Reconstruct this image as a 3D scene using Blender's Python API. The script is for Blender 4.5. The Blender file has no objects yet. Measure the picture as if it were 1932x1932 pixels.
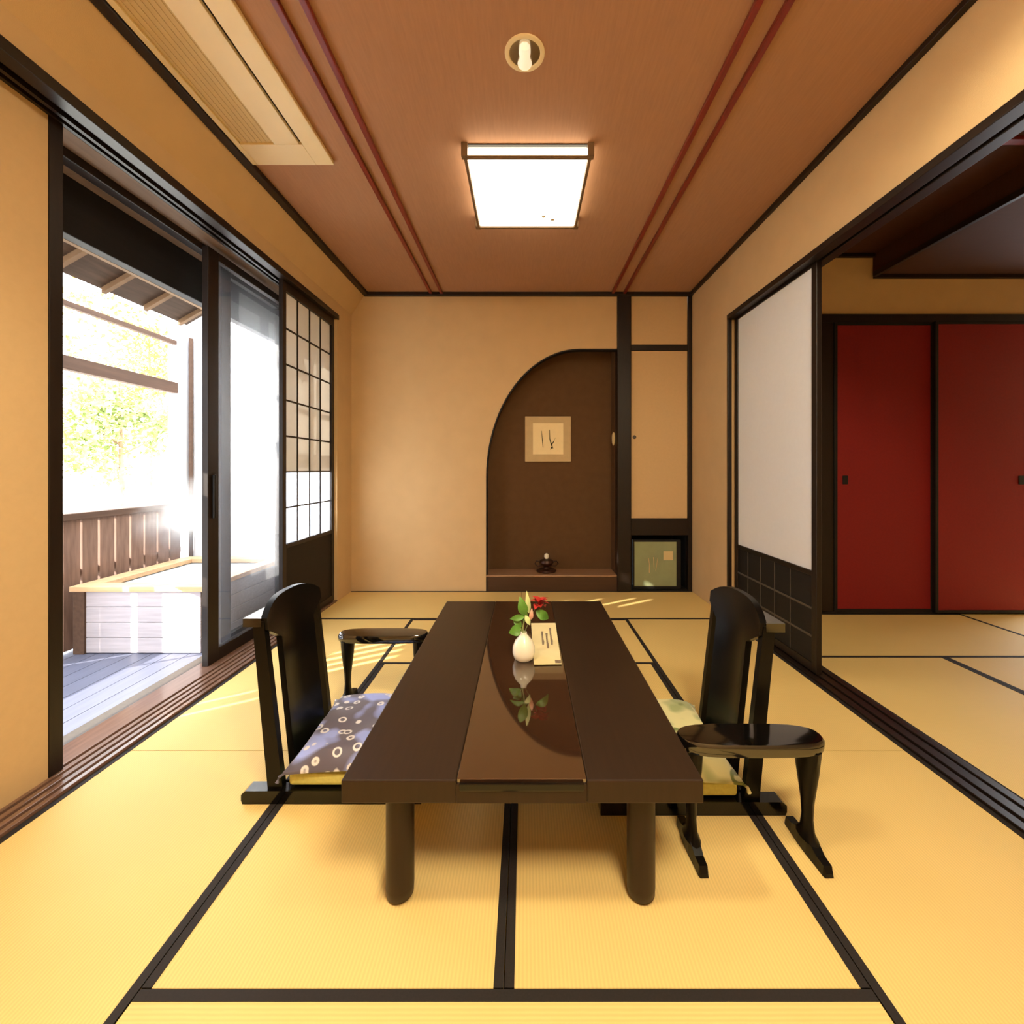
import bpy, bmesh, math, random
from mathutils import Vector, Matrix
random.seed(7)
scene = bpy.context.scene
COL = scene.collection

# ------------------------------------------------------------------ camera
EYE = 1.165
cam_d = bpy.data.cameras.new('camera'); cam = bpy.data.objects.new('camera', cam_d); COL.objects.link(cam)
cam.location = (0, 0, EYE); cam.rotation_euler = (math.pi/2, 0, 0)
cam_d.sensor_width = 36; cam_d.lens = 820/1932*36
cam_d.shift_x = -24/1932; cam_d.shift_y = -81/1932
cam_d.clip_start = .02
scene.camera = cam
# ------------------------------------------------------------------ view
scene.view_settings.view_transform = 'Standard'; scene.view_settings.look = 'None'
scene.view_settings.exposure = 0.3; scene.view_settings.gamma = 1
scene.view_settings.use_curve_mapping = False
# ------------------------------------------------------------------ world
w = bpy.data.worlds.new('world'); scene.world = w; w.use_nodes = True
bg = w.node_tree.nodes['Background']; bg.inputs[0].default_value = (.86, .93, 1.0, 1); bg.inputs[1].default_value = 10.0
# ------------------------------------------------------------------ sun (low, from the left and a little behind)
SUN = Vector((2.0, 1.2, -1.0)).normalized()
sl = bpy.data.lights.new('sun', 'SUN'); sl.energy = 19.0; sl.angle = math.radians(.5); sl.color = (1, .93, .8)
so = bpy.data.objects.new('sun', sl); COL.objects.link(so); so.rotation_euler = SUN.to_track_quat('-Z', 'Y').to_euler(); so.location = (-8, -4, 6)
# daylight portal in the open veranda doorway
pl = bpy.data.lights.new('daylight_portal', 'AREA'); pl.shape = 'RECTANGLE'; pl.size = 1.8; pl.size_y = 2.2; pl.cycles.is_portal = True
po = bpy.data.objects.new('daylight_portal', pl); COL.objects.link(po); po.location = (-2.11, 2.6, 1.12); po.rotation_euler = (0, -math.pi/2, 0)
LAMP = 5.6          # strength of the main paper lamp
REAR_FILL = 66.0    # added lamp behind the camera, brightens the near floor
NEXT_FILL = 0.9     # added lamp, out of view, that lights the next room
WARM = (1.0, .87, .63, 1)

# ------------------------------------------------------------------ materials
def srgb(r, g, b):
    f = lambda c: (c/255/12.92) if c/255 <= .04045 else ((c/255+.055)/1.055)**2.4
    return (f(r), f(g), f(b), 1)
MATS = {}
def mat(name, col, rough=.6, spec=.5, noise=0, nscale=20, stretch=(1, 1, 1), bump=0, bscale=200, metallic=0, coat=0, ior=None):
    m = bpy.data.materials.new(name); m.use_nodes = True; MATS[name] = m
    nt = m.node_tree; p = nt.nodes['Principled BSDF']
    p.inputs['Base Color'].default_value = col; p.inputs['Roughness'].default_value = rough
    p.inputs['Specular IOR Level'].default_value = spec; p.inputs['Metallic'].default_value = metallic
    if coat: p.inputs['Coat Weight'].default_value = coat; p.inputs['Coat Roughness'].default_value = .04
    if ior: p.inputs['IOR'].default_value = ior
    tc = nt.nodes.new('ShaderNodeTexCoord'); mp = nt.nodes.new('ShaderNodeMapping'); mp.inputs['Scale'].default_value = stretch
    nt.links.new(tc.outputs['Object'], mp.inputs[0])
    n = nt.nodes.new('ShaderNodeTexNoise'); n.inputs['Scale'].default_value = nscale; n.inputs['Detail'].default_value = 4
    nt.links.new(mp.outputs[0], n.inputs['Vector'])
    r = nt.nodes.new('ShaderNodeValToRGB')
    r.color_ramp.elements[0].position = .3; r.color_ramp.elements[1].position = .7
    r.color_ramp.elements[0].color = tuple(c*(1-noise) for c in col[:3]) + (1,)
    r.color_ramp.elements[1].color = tuple(min(1, c*(1+noise)) for c in col[:3]) + (1,)
    nt.links.new(n.outputs['Fac'], r.inputs[0]); nt.links.new(r.outputs[0], p.inputs['Base Color'])
    if bump:
        n2 = nt.nodes.new('ShaderNodeTexNoise'); n2.inputs['Scale'].default_value = bscale; nt.links.new(mp.outputs[0], n2.inputs['Vector'])
        b = nt.nodes.new('ShaderNodeBump'); b.inputs['Strength'].default_value = bump; b.inputs['Distance'].default_value = .002
        nt.links.new(n2.outputs['Fac'], b.inputs['Height']); nt.links.new(b.outputs[0], p.inputs['Normal'])
    return m
plaster = mat('plaster', srgb(200, 169, 125), .9, .2, .03, 6, bump=.25, bscale=300)
ceil_m = mat('ceiling_board', srgb(170, 128, 98), .7, .25, .05, 10, (12, 1, 1))
dwood = mat('dark_wood', srgb(27, 17, 11), .42, .35, .22, 14, (6, 6, .6), bump=.1)
dwood_y = mat('dark_wood_lengthwise', srgb(27, 17, 11), .38, .38, .22, 14, (6, .5, 6))
redwood = mat('red_batten', srgb(118, 34, 22), .35, .5, .15, 14, (6, .5, 6))
lacquer = mat('black_lacquer', srgb(9, 7, 6), .13, .4, .1, 8)
glossy_lacquer = mat('glossy_black_lacquer', srgb(9, 7, 6), .09, .5, .1, 8, ior=1.95)
soffit_m = mat('soffit_board', srgb(104, 82, 62), .6, .3, .12, 8, (6, .5, 6))
satin = mat('satin_black_lacquer', srgb(9, 7, 6), .30, .2, .1, 8)
table_m = mat('table_stain', srgb(42, 28, 18), .38, .28, .12, 10, (10, .6, 1))
gloss_m = mat('table_gloss', srgb(52, 32, 20), .035, 1.0, .06, 6, (8, .6, 1), ior=1.9)
heri = mat('tatami_border', srgb(34, 28, 26), .75, .3, .15, 200)
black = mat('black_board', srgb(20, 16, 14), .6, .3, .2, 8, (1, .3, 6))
jamb_m = mat('weathered_frame', srgb(74, 66, 58), .45, .4, .15, 10, (6, 6, .5))
red_m = mat('red_fusuma_paper', srgb(124, 22, 22), .65, .3, .06, 60)
white_m = mat('white_enamel', srgb(232, 214, 172), .5, .4, .01, 10)
cream_m = mat('cream_grille', srgb(206, 182, 132), .6, .3, .02, 10)
steel = mat('brushed_steel', srgb(210, 200, 180), .25, .5, .02, 10, metallic=1)
alcove = mat('alcove_plaster', srgb(94, 67, 42), .85, .2, .06, 14, bump=.3)
beige_door = mat('beige_paper', srgb(200, 169, 125), .8, .25, .02, 40)
porcelain = mat('porcelain', srgb(236, 226, 204), .18, .5, .015, 6)
leaf_m = mat('green_leaf', srgb(92, 138, 50), .45, .4, .25, 30)
pale_leaf = mat('pale_bud', srgb(206, 214, 150), .5, .4, .12, 30)
petal_red = mat('red_petal', srgb(176, 44, 36), .5, .4, .2, 30)
petal_pink = mat('pink_petal', srgb(232, 176, 150), .5, .4, .1, 30)
stem_m = mat('plant_stem', srgb(140, 150, 90), .5, .4, .1, 30)
paper_m = mat('leaflet_paper', srgb(214, 198, 150), .7, .3, .05, 12)
paper_dk = mat('leaflet_print', srgb(120, 104, 86), .7, .3, .25, 60)
matboard = mat('picture_mount', srgb(196, 170, 126), .75, .3, .04, 20)
pic_paper = mat('picture_paper', srgb(240, 218, 168), .75, .3, .02, 20)
ink = mat('ink', srgb(66, 62, 46), .8, .2, .2, 60)
bronze = mat('dark_bronze', srgb(58, 32, 20), .35, .5, .2, 20, metallic=.4)
green_pan = mat('green_panel', srgb(140, 146, 110), .3, .5, .12, 5)
pad_m = mat('yellow_seat', srgb(200, 196, 118), .8, .2, .08, 90)
fence_m = mat('fence_wood', srgb(122, 98, 86), .8, .2, .2, 8, (6, 6, .7))
rail_m = mat('rail_wood', srgb(84, 64, 52), .75, .2, .15, 8, (6, .6, 6))
eave_m = mat('eave_board', srgb(84, 70, 60), .8, .2, .2, 8, (6, .6, 6))
rafter_m = mat('rafter_wood', srgb(134, 110, 86), .75, .2, .15, 8)
deck_m = mat('deck_wood', srgb(100, 104, 124), .4, .45, .1, 6, (6, .5, 1))
bath_m = mat('bath_cypress', srgb(172, 166, 172), .65, .3, .1, 8, (.6, 6, 8))
rim_m = mat('bath_rim', srgb(206, 168, 128), .55, .3, .12, 8, (.6, 6, 8))
stucco = mat('white_stucco', srgb(228, 228, 232), .9, .2, .02, 10, bump=.3)
ground_m = mat('pale_ground', srgb(226, 222, 212), .95, .1, .05, 3)
bark = mat('bark', srgb(140, 116, 92), .9, .1, .2, 20)
leafY = mat('yellow_leaves', srgb(200, 164, 78), .7, .2, .2, 3)
leafO = mat('orange_leaves', srgb(190, 130, 70), .7, .2, .2, 3)
leafG = mat('green_leaves', srgb(146, 158, 96), .7, .2, .25, 3)

def tatami(axis):
    m = bpy.data.materials.new('tatami_rush'); m.use_nodes = True; nt = m.node_tree; p = nt.nodes['Principled BSDF']
    p.inputs['Roughness'].default_value = .62; p.inputs['Specular IOR Level'].default_value = .35
    tc = nt.nodes.new('ShaderNodeTexCoord'); wv = nt.nodes.new('ShaderNodeTexWave')
    wv.bands_direction = axis; wv.inputs['Scale'].default_value = 34; wv.inputs['Distortion'].default_value = .6; wv.inputs['Detail'].default_value = 2
    nt.links.new(tc.outputs['Object'], wv.inputs['Vector'])
    n = nt.nodes.new('ShaderNodeTexNoise'); n.inputs['Scale'].default_value = 2.2; nt.links.new(tc.outputs['Object'], n.inputs['Vector'])
    r = nt.nodes.new('ShaderNodeValToRGB'); r.color_ramp.elements[0].color = srgb(216, 184, 114); r.color_ramp.elements[1].color = srgb(226, 195, 124)
    nt.links.new(n.outputs['Fac'], r.inputs[0])
    mx = nt.nodes.new('ShaderNodeMix'); mx.data_type = 'RGBA'; mx.blend_type = 'MULTIPLY'; mx.inputs[0].default_value = .12
    nt.links.new(r.outputs[0], mx.inputs[6]); nt.links.new(wv.outputs['Color'], mx.inputs[7]); nt.links.new(mx.outputs[2], p.inputs['Base Color'])
    b = nt.nodes.new('ShaderNodeBump'); b.inputs['Strength'].default_value = .15; b.inputs['Distance'].default_value = .002
    nt.links.new(wv.outputs['Fac'], b.inputs['Height']); nt.links.new(b.outputs[0], p.inputs['Normal'])
    return m
tat_x, tat_y = tatami('X'), tatami('Y')

def emis(name, col, s):
    m = bpy.data.materials.new(name); m.use_nodes = True; nt = m.node_tree; p = nt.nodes['Principled BSDF']
    p.inputs['Base Color'].default_value = (.8, .75, .65, 1); p.inputs['Emission Color'].default_value = col; p.inputs['Emission Strength'].default_value = s
    return m
lamp_paper = emis('lamp_paper', WARM, LAMP); rear_fill_m = emis('rear_fill_glow', WARM, REAR_FILL); next_fill_m = emis('next_fill_glow', WARM, NEXT_FILL)
bulb_m = emis('bulb_glow', (1, .9, .66, 1), .45)

def paper(name, col, trans):
    m = bpy.data.materials.new(name); m.use_nodes = True; nt = m.node_tree; nt.nodes.clear()
    o = nt.nodes.new('ShaderNodeOutputMaterial'); d = nt.nodes.new('ShaderNodeBsdfDiffuse'); t = nt.nodes.new('ShaderNodeBsdfTranslucent'); mx = nt.nodes.new('ShaderNodeMixShader')
    tc = nt.nodes.new('ShaderNodeTexCoord'); n = nt.nodes.new('ShaderNodeTexNoise'); n.inputs['Scale'].default_value = 40; nt.links.new(tc.outputs['Object'], n.inputs['Vector'])
    r = nt.nodes.new('ShaderNodeValToRGB'); r.color_ramp.elements[0].color = tuple(c*.96 for c in col[:3]) + (1,); r.color_ramp.elements[1].color = col
    nt.links.new(n.outputs['Fac'], r.inputs[0])
    for s in (d, t): nt.links.new(r.outputs[0], s.inputs[0])
    mx.inputs[0].default_value = trans
    nt.links.new(d.outputs[0], mx.inputs[1]); nt.links.new(t.outputs[0], mx.inputs[2]); nt.links.new(mx.outputs[0], o.inputs[0])
    return m
shoji_p = paper('shoji_paper', (.80, .78, .74, 1), .22)
shoji_w = paper('shoji_white_paper', (.93, .94, .97, 1), .5)

def glass(name, haze):
    m = bpy.data.materials.new(name); m.use_nodes = True; nt = m.node_tree; nt.nodes.clear()
    o = nt.nodes.new('ShaderNodeOutputMaterial'); t = nt.nodes.new('ShaderNodeBsdfTransparent'); g = nt.nodes.new('ShaderNodeBsdfGlossy'); g.inputs['Roughness'].default_value = .02
    f = nt.nodes.new('ShaderNodeFresnel'); f.inputs[0].default_value = 1.45; mx = nt.nodes.new('ShaderNodeMixShader')
    ge = nt.nodes.new('ShaderNodeNewGeometry'); iv = nt.nodes.new('ShaderNodeMath'); iv.operation = 'SUBTRACT'; iv.inputs[0].default_value = 1; nt.links.new(ge.outputs['Backfacing'], iv.inputs[1])
    fm = nt.nodes.new('ShaderNodeMath'); fm.operation = 'MULTIPLY'; nt.links.new(f.outputs[0], fm.inputs[0]); nt.links.new(iv.outputs[0], fm.inputs[1])
    nt.links.new(fm.outputs[0], mx.inputs[0]); nt.links.new(t.outputs[0], mx.inputs[1]); nt.links.new(g.outputs[0], mx.inputs[2])
    tl = nt.nodes.new('ShaderNodeBsdfTranslucent'); tl.inputs[0].default_value = (.9, .93, 1, 1); m2 = nt.nodes.new('ShaderNodeMixShader'); m2.inputs[0].default_value = haze
    nt.links.new(mx.outputs[0], m2.inputs[1]); nt.links.new(tl.outputs[0], m2.inputs[2]); nt.links.new(m2.outputs[0], o.inputs[0])
    return m
glass_m = glass('door_glass', .03); clear_m = glass('frosted_glass', .9)

def fabric(name, base, ring, patch, scale, lo, hi):
    m = bpy.data.materials.new(name); m.use_nodes = True; nt = m.node_tree; p = nt.nodes['Principled BSDF']
    p.inputs['Roughness'].default_value = .55; p.inputs['Specular IOR Level'].default_value = .4; p.inputs['Sheen Weight'].default_value = .2
    tc = nt.nodes.new('ShaderNodeTexCoord')
    v = nt.nodes.new('ShaderNodeTexVoronoi'); v.inputs['Scale'].default_value = scale; v.inputs['Randomness'].default_value = .75; nt.links.new(tc.outputs['Object'], v.inputs['Vector'])
    r = nt.nodes.new('ShaderNodeValToRGB'); cr = r.color_ramp; cr.interpolation = 'LINEAR'
    cr.elements[0].position = lo-.05; cr.elements[0].color = (0, 0, 0, 1); cr.elements[1].position = hi+.05; cr.elements[1].color = (0, 0, 0, 1)
    for q in (lo, hi): e = cr.elements.new(q); e.color = (1, 1, 1, 1)
    nt.links.new(v.outputs['Distance'], r.inputs[0])
    n = nt.nodes.new('ShaderNodeTexNoise'); n.inputs['Scale'].default_value = 9; n.inputs['Detail'].default_value = 1; nt.links.new(tc.outputs['Object'], n.inputs['Vector'])
    r2 = nt.nodes.new('ShaderNodeValToRGB'); r2.color_ramp.elements[0].position = .5; r2.color_ramp.elements[1].position = .62
    r2.color_ramp.elements[0].color = base; r2.color_ramp.elements[1].color = patch; nt.links.new(n.outputs['Fac'], r2.inputs[0])
    mx = nt.nodes.new('ShaderNodeMix'); mx.data_type = 'RGBA'; nt.links.new(r.outputs[0], mx.inputs[0]); nt.links.new(r2.outputs[0], mx.inputs[6]); mx.inputs[7].default_value = ring
    nt.links.new(mx.outputs[2], p.inputs['Base Color'])
    return m
fab_blue = fabric('blue_ring_fabric', srgb(88, 82, 98), srgb(206, 202, 206), srgb(140, 152, 214), 20, .22, .30)
fab_green = fabric('green_leaf_fabric', srgb(206, 198, 146), srgb(112, 122, 70), srgb(150, 156, 108), 12, .20, .34)

lampwood = mat('lamp_wood', srgb(112, 88, 62), .5, .4, .1, 10)
# ------------------------------------------------------------------ mesh helpers
class MB:
    def __init__(s): s.bm = bmesh.new()
    def box(s, x0, x1, y0, y1, z0, z1, bev=0, rot=None, about=None):
        r = bmesh.ops.create_cube(s.bm, size=1)['verts']
        c = Vector(((x0+x1)/2, (y0+y1)/2, (z0+z1)/2))
        for v in r: v.co = Vector((v.co.x*(x1-x0), v.co.y*(y1-y0), v.co.z*(z1-z0))) + c
        if bev:
            es = {e for v in r for e in v.link_edges}
            nv = bmesh.ops.bevel(s.bm, geom=list(es), offset=bev, segments=2, affect='EDGES', profile=.5)
            r = list({v for f in nv['faces'] for v in f.verts} | {v for v in r if v.is_valid})
        if rot is not None:
            bmesh.ops.transform(s.bm, matrix=rot, verts=r, space=Matrix.Translation(-(about or c)))
        return s
    def prism(s, pts, axis, a, b):
        """pts: 2D outline; extruded along axis from a to b. axis y: (x,z); axis x: (y,z); axis z: (x,y)"""
        def P(p, t): return {'y': (p[0], t, p[1]), 'x': (t, p[0], p[1]), 'z': (p[0], p[1], t)}[axis]
        A = [s.bm.verts.new(P(p, a)) for p in pts]; B = [s.bm.verts.new(P(p, b)) for p in pts]
        n = len(pts)
        s.bm.faces.new(A); s.bm.faces.new(B[::-1])
        for i in range(n): s.bm.faces.new((A[i], B[i], B[(i+1) % n], A[(i+1) % n]))
        return s
    def lathe(s, prof, c, n=32):
        rings = []
        for r, z in prof:
            if r < 1e-5: rings.append([s.bm.verts.new((c[0], c[1], c[2]+z))])
            else: rings.append([s.bm.verts.new((c[0]+r*math.cos(2*math.pi*i/n), c[1]+r*math.sin(2*math.pi*i/n), c[2]+z)) for i in range(n)])
        for a, b in zip(rings, rings[1:]):
            for i in range(n):
                j = (i+1) % n
                f = [a[i % len(a)], a[j % len(a)], b[j % len(b)], b[i % len(b)]]
                f2 = []
                for v in f:
                    if v not in f2: f2.append(v)
                if len(f2) > 2: s.bm.faces.new(f2)
        return s
    def tube(s, pts, rad, n=8):
        pts = [Vector(p) for p in pts]; rads = rad if isinstance(rad, (list, tuple)) else [rad]*len(pts)
        rings = []
        for k, p in enumerate(pts):
            d = (pts[min(k+1, len(pts)-1)] - pts[max(k-1, 0)]).normalized()
            u = d.cross(Vector((.31, .17, 1)) if abs(d.z) < .9 else Vector((1, .1, 0))).normalized(); v = d.cross(u)
            rings.append([s.bm.verts.new(p + rads[k]*(math.cos(2*math.pi*i/n)*u + math.sin(2*math.pi*i/n)*v)) for i in range(n)])
        for a, b in zip(rings, rings[1:]):
            for i in range(n): s.bm.faces.new((a[i], a[(i+1) % n], b[(i+1) % n], b[i]))
        s.bm.faces.new(rings[0]); s.bm.faces.new(rings[-1][::-1])
        return s
    def loft(s, secs):
        """secs: list of equal-length vertex loops"""
        R = [[s.bm.verts.new(p) for p in q] for q in secs]; n = len(R[0])
        for a, b in zip(R, R[1:]):
            for i in range(n): s.bm.faces.new((a[i], a[(i+1) % n], b[(i+1) % n], b[i]))
        s.bm.faces.new(R[0]); s.bm.faces.new(R[-1][::-1])
        return s
    def leaf(s, base, tip, width, up=(0, 0, 1), curl=.15, n=7):
        b, t = Vector(base), Vector(tip); d = t-b; L = d.length; side = d.cross(Vector(up)).normalized(); nrm = side.cross(d).normalized()
        rows = []
        for i in range(n+1):
            k = i/n; wd = width/2*math.sin(math.pi*min(1, k**.8))**.9 if 0 < k < 1 else .0008
            c = b + d*k + nrm*curl*L*math.sin(math.pi*k)
            rows.append([s.bm.verts.new(c - side*wd + nrm*wd*.35), s.bm.verts.new(c), s.bm.verts.new(c + side*wd + nrm*wd*.35)])
        for a, q in zip(rows, rows[1:]):
            for i in range(2): s.bm.faces.new((a[i], a[i+1], q[i+1], q[i]))
        return s
    def build(s, name, m, parent=None, smooth=False, origin=None):
        bmesh.ops.recalc_face_normals(s.bm, faces=s.bm.faces)
        if origin is not None: bmesh.ops.translate(s.bm, vec=-Vector(origin), verts=s.bm.verts)
        me = bpy.data.meshes.new(name); s.bm.to_mesh(me); s.bm.free(); me.materials.append(m)
        if smooth:
            for p in me.polygons: p.use_smooth = True
            me.set_sharp_from_angle(angle=math.radians(42))
        o = bpy.data.objects.new(name, me); COL.objects.link(o)
        if parent is not None: o.parent = parent
        if origin is not None: o.location = origin
        return o
def tag(o, label, cat, group=None, kind=None):
    o['label'] = label; o['category'] = cat
    if group: o['group'] = group
    if kind: o['kind'] = kind
    return o
def thing(name, label, cat, loc=(0, 0, 0), rz=0, group=None, kind=None):
    o = bpy.data.objects.new(name, None); COL.objects.link(o); o.location = loc; o.rotation_euler = (0, 0, rz); o.empty_display_size = .1
    return tag(o, label, cat, group, kind)
def struct(name, mb, m, label, cat, parent=None):
    return tag(mb.build(name, m, parent), label, cat, kind='structure')
B = lambda *a, **k: MB().box(*a, **k)
def sub(o, lv=2):
    md = o.modifiers.new('s', 'SUBSURF'); md.levels = lv; md.render_levels = lv
    for p in o.data.polygons: p.use_smooth = True

YB, CEIL, XL, XR = 4.15, 2.845, -1.655, 1.596
YF = -1.5
# ================================================================== LARGE STRUCTURE
struct('floor', B(-1.66, 4.6, YF, YB, -.12, -.045), dwood, 'dark sub-floor carrying the tatami mats', 'floor')
struct('ceiling', B(-1.56, XR+.04, YF, YB, CEIL, CEIL+.05), ceil_m, 'brown board ceiling over the tatami room', 'ceiling')

# back wall with the half-arched alcove opening
NX0, PX0, PX1, NZT = -.369, .880, 1.012, 2.314
m = MB()
cx, a_, cz, b_ = .531, .90, 1.09, NZT-1.09
arch = [(cx-a_*math.cos(t), cz+b_*math.sin(t)) for t in [math.pi/2*i/24 for i in range(25)]]
ytop = CEIL
m.box(-1.70, NX0, YB, YB+.06, -.1, cz)
prev = None
outline = [(-1.70, cz)] + arch + [(PX0+.02, NZT), (PX0+.02, ytop), (-1.70, ytop)]
m.prism(outline, 'y', YB, YB+.06)
struct('wall_back', m, plaster, 'beige plaster back wall around the half-arched alcove', 'wall')
# thin dark edge along the arch
m = MB(); pts = [(NX0, 0.0)] + arch + [(PX0, NZT)]
for (p, q) in zip(pts, pts[1:]):
    d = Vector((q[0]-p[0], q[1]-p[1])); n = Vector((d.y, -d.x)).normalized()*.012
    m.prism([p, q, (q[0]+n.x, q[1]+n.y), (p[0]+n.x, p[1]+n.y)], 'y', YB-.004, YB+.07)
struct('trim_1', m, black, 'thin dark edging around the arched alcove opening', 'trim')
# alcove interior
ND = YB+.27
m = MB(); m.box(NX0-.10, PX1, ND, ND+.04, 0, 2.45); m.box(NX0-.12, NX0-.06, YB+.06, ND, 0, 2.45); m.box(PX0+.0, PX0+.03, YB+.09, ND, 0, 2.4); m.box(NX0-.1, PX1, YB+.06, ND, 2.40, 2.45)
struct('wall_alcove', m, alcove, 'dark brown plaster inside the arched alcove', 'wall')
m = MB(); m.box(NX0, PX0, YB+.0, ND, -.1, .135)
struct('trim_2', m, mat('step_wood', srgb(72, 48, 30), .5, .3, .1, 8, (.5, 6, 6)), 'brown raised step under the alcove floor', 'trim')
m = MB(); m.box(NX0, PX0, YB-.005, ND, .135, .152, .003)
struct('trim_3', m, mat('alcove_floor_wood', srgb(150, 112, 82), .35, .5, .1, 8, (.5, 6, 6)), 'lighter wooden alcove floor board', 'trim')
# alcove post, beams and cupboard frame
struct('trim_4', B(PX0, PX1, YB-.03, YB+.09, -.1, CEIL-.03, .008), dwood, 'dark square post beside the alcove', 'trim')
struct('trim_5', B(PX1, XR, YB-.012, YB+.06, 2.296, 2.350, .004), dwood, 'dark cross rail between the two cupboard doors', 'trim')
struct('trim_6', B(1.556, XR, YB-.014, YB+.06, -.1, CEIL-.03, .004), dwood, 'slim dark post in the right back corner', 'trim')
struct('trim_7', B(PX1, 1.556, YB-.02, YB+.42, .535, .692, .004), dwood, 'dark beam under the tall cupboard door', 'trim')
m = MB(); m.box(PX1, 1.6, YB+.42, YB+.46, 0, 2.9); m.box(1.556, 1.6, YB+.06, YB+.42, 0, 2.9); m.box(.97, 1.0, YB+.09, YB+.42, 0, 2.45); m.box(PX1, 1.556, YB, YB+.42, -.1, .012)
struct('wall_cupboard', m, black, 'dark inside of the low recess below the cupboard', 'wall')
# cupboard doors
def cupdoor(n, z0, z1, label, handle):
    d = struct(n, B(PX1+.003, 1.553, YB+.0, YB+.03, z0, z1, .003), beige_door, label, 'door')
    if handle: MB().lathe([(0, 0), (.016, 0), (.018, .004), (.012, .006), (0, .006)], (0, 0, 0), 20).build('finger_pull', jamb_m, d).matrix_local = Matrix.Translation((PX1+.035, YB, 1.47)) @ Matrix.Rotation(math.pi/2, 4, 'X')
cupdoor('door_1', 2.353, CEIL-.008, 'small square beige cupboard door under the ceiling in the back corner', False)
cupdoor('door_2', .695, 2.293, 'tall beige cupboard door right of the dark alcove post', True)
# ceiling edge trims
struct('trim_8', B(-1.53, XR, YB-.035, YB, CEIL-.035, CEIL+.0, .004), dwood, 'dark ceiling edge strip on the back wall', 'trim')
struct('trim_9', B(XR-.03, XR, YF, YB-.035, CEIL-.03, CEIL, .004), dwood_y, 'dark ceiling edge strip on the right wall', 'trim')
struct('trim_10', B(-1.535, -1.485, YF, YB-.035, CEIL-.03, CEIL+.0, .004), dwood_y, 'dark ceiling edge strip on the left wall', 'trim')

# left wall: strip above the lintel, sloped cove, return by the back corner
CZ = 2.635
m = MB(); m.prism([(XL, 2.53), (XL, CZ), (-1.52, CEIL), (-1.60, CEIL+.05), (-1.80, CEIL+.05), (-1.80, 2.53)], 'y', YF, YB)
m.box(-1.80, XL, 3.835, YB, -.1, 2.53); m.box(-1.80, XL, YF, .2, -.1, 2.53)
struct('wall_left', m, plaster, 'beige plaster of the left wall with a sloping top', 'wall')
# lintel with grooves
m = MB()
m.box(-1.70, XL+.012, YF, 3.85, 2.485, 2.53, .003)
for x in (-1.735, -1.77): m.box(x-.008, x+.008, YF, 3.85, 2.485, 2.53)
m.box(-1.84, -1.70, YF, 3.85, 2.505, 2.53)
struct('trim_11', m, dwood_y, 'dark grooved lintel above the veranda doorway', 'trim')
struct('trim_12', B(-1.905, -1.80, YF, 3.85, 2.50, 2.56), soffit_m, 'pale board in the soffit behind the lintel', 'trim')
struct('trim_13', B(-1.965, -1.905, YF, 3.85, 2.46, 2.56, .004), dwood_y, 'dark upper track of the glass doors', 'trim')
struct('trim_14', B(-2.08, -1.965, YF, 3.85, 2.50, 2.56), soffit_m, 'pale outer board in the doorway soffit', 'trim')
struct('trim_15', B(-2.14, -2.08, YF, 3.85, 2.235, 2.62, .004), black, 'black board hanging above the veranda opening', 'trim')
# sill with tracks
m = MB(); m.box(-1.93, XL, YF, 3.85, -.1, .0)
for x0, x1 in ((-1.676, XL), (-1.712, -1.690), (-1.748, -1.726), (-1.784, -1.762), (-1.925, -1.80)): m.box(x0, x1, YF, 3.85, 0, .012, .002)
struct('trim_16', m, mat('sill_wood', srgb(112, 84, 70), .16, .6, .15, 10, (6, .5, 6)), 'grooved wooden door sill along the left wall', 'trim')
m = MB(); m.box(-1.945, -1.93, YF, 3.85, -.1, .006); m.box(-2.02, -1.945, YF, 3.85, -.1, -.004)
struct('trim_17', m, jamb_m, 'outer edge of the left door sill', 'trim')

# right wall above the lintel and beside the back corner
m = MB(); m.box(XR, XR+.12, YF, 3.41, 2.372, 3.0); m.box(XR, XR+.12, 3.41, YB, -.1, 3.0)
struct('wall_right', m, plaster, 'cream plaster of the right wall above the wide opening', 'wall')
m = MB(); m.box(XR-.012, XR+.05, YF, 3.41, 2.335, 2.372, .003); m.box(XR+.07, XR+.13, YF, 3.41, 2.335, 2.372, .003); m.box(XR+.05, XR+.07, YF, 3.41, 2.35, 2.372)
m.box(XR-.008, XR+.02, 3.39, 3.415, 0, 2.372, .002)
struct('trim_18', m, dwood_y, 'dark lintel over the opening to the next room', 'trim')
m = MB(); m.box(XR, 1.74, YF, 3.41, -.1, 0)
for x0, x1 in ((XR, 1.630), (1.648, 1.690), (1.706, 1.74)): m.box(x0, x1, YF, 3.41, 0, .010, .002)
struct('trim_19', m, dwood_y, 'dark grooved sill between the two tatami rooms', 'trim')
m = MB(); m.box(-1.80, 4.6, YF-.06, YF, -.1, 3.0)
struct('wall_front', m, plaster, 'beige wall behind the camera', 'wall')

# ceiling battens
for i, x in enumerate((-.890, -.788, .835, .945)):
    struct('trim_%d' % (20+i), B(x-.013, x+.013, YF, YB-.035, CEIL-.022, CEIL, .003), redwood,
           ['outer', 'inner', 'inner', 'outer'][i] + ' dark red ceiling batten on the ' + ('veranda side' if x < 0 else 'side of the next room'), 'batten')

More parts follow.
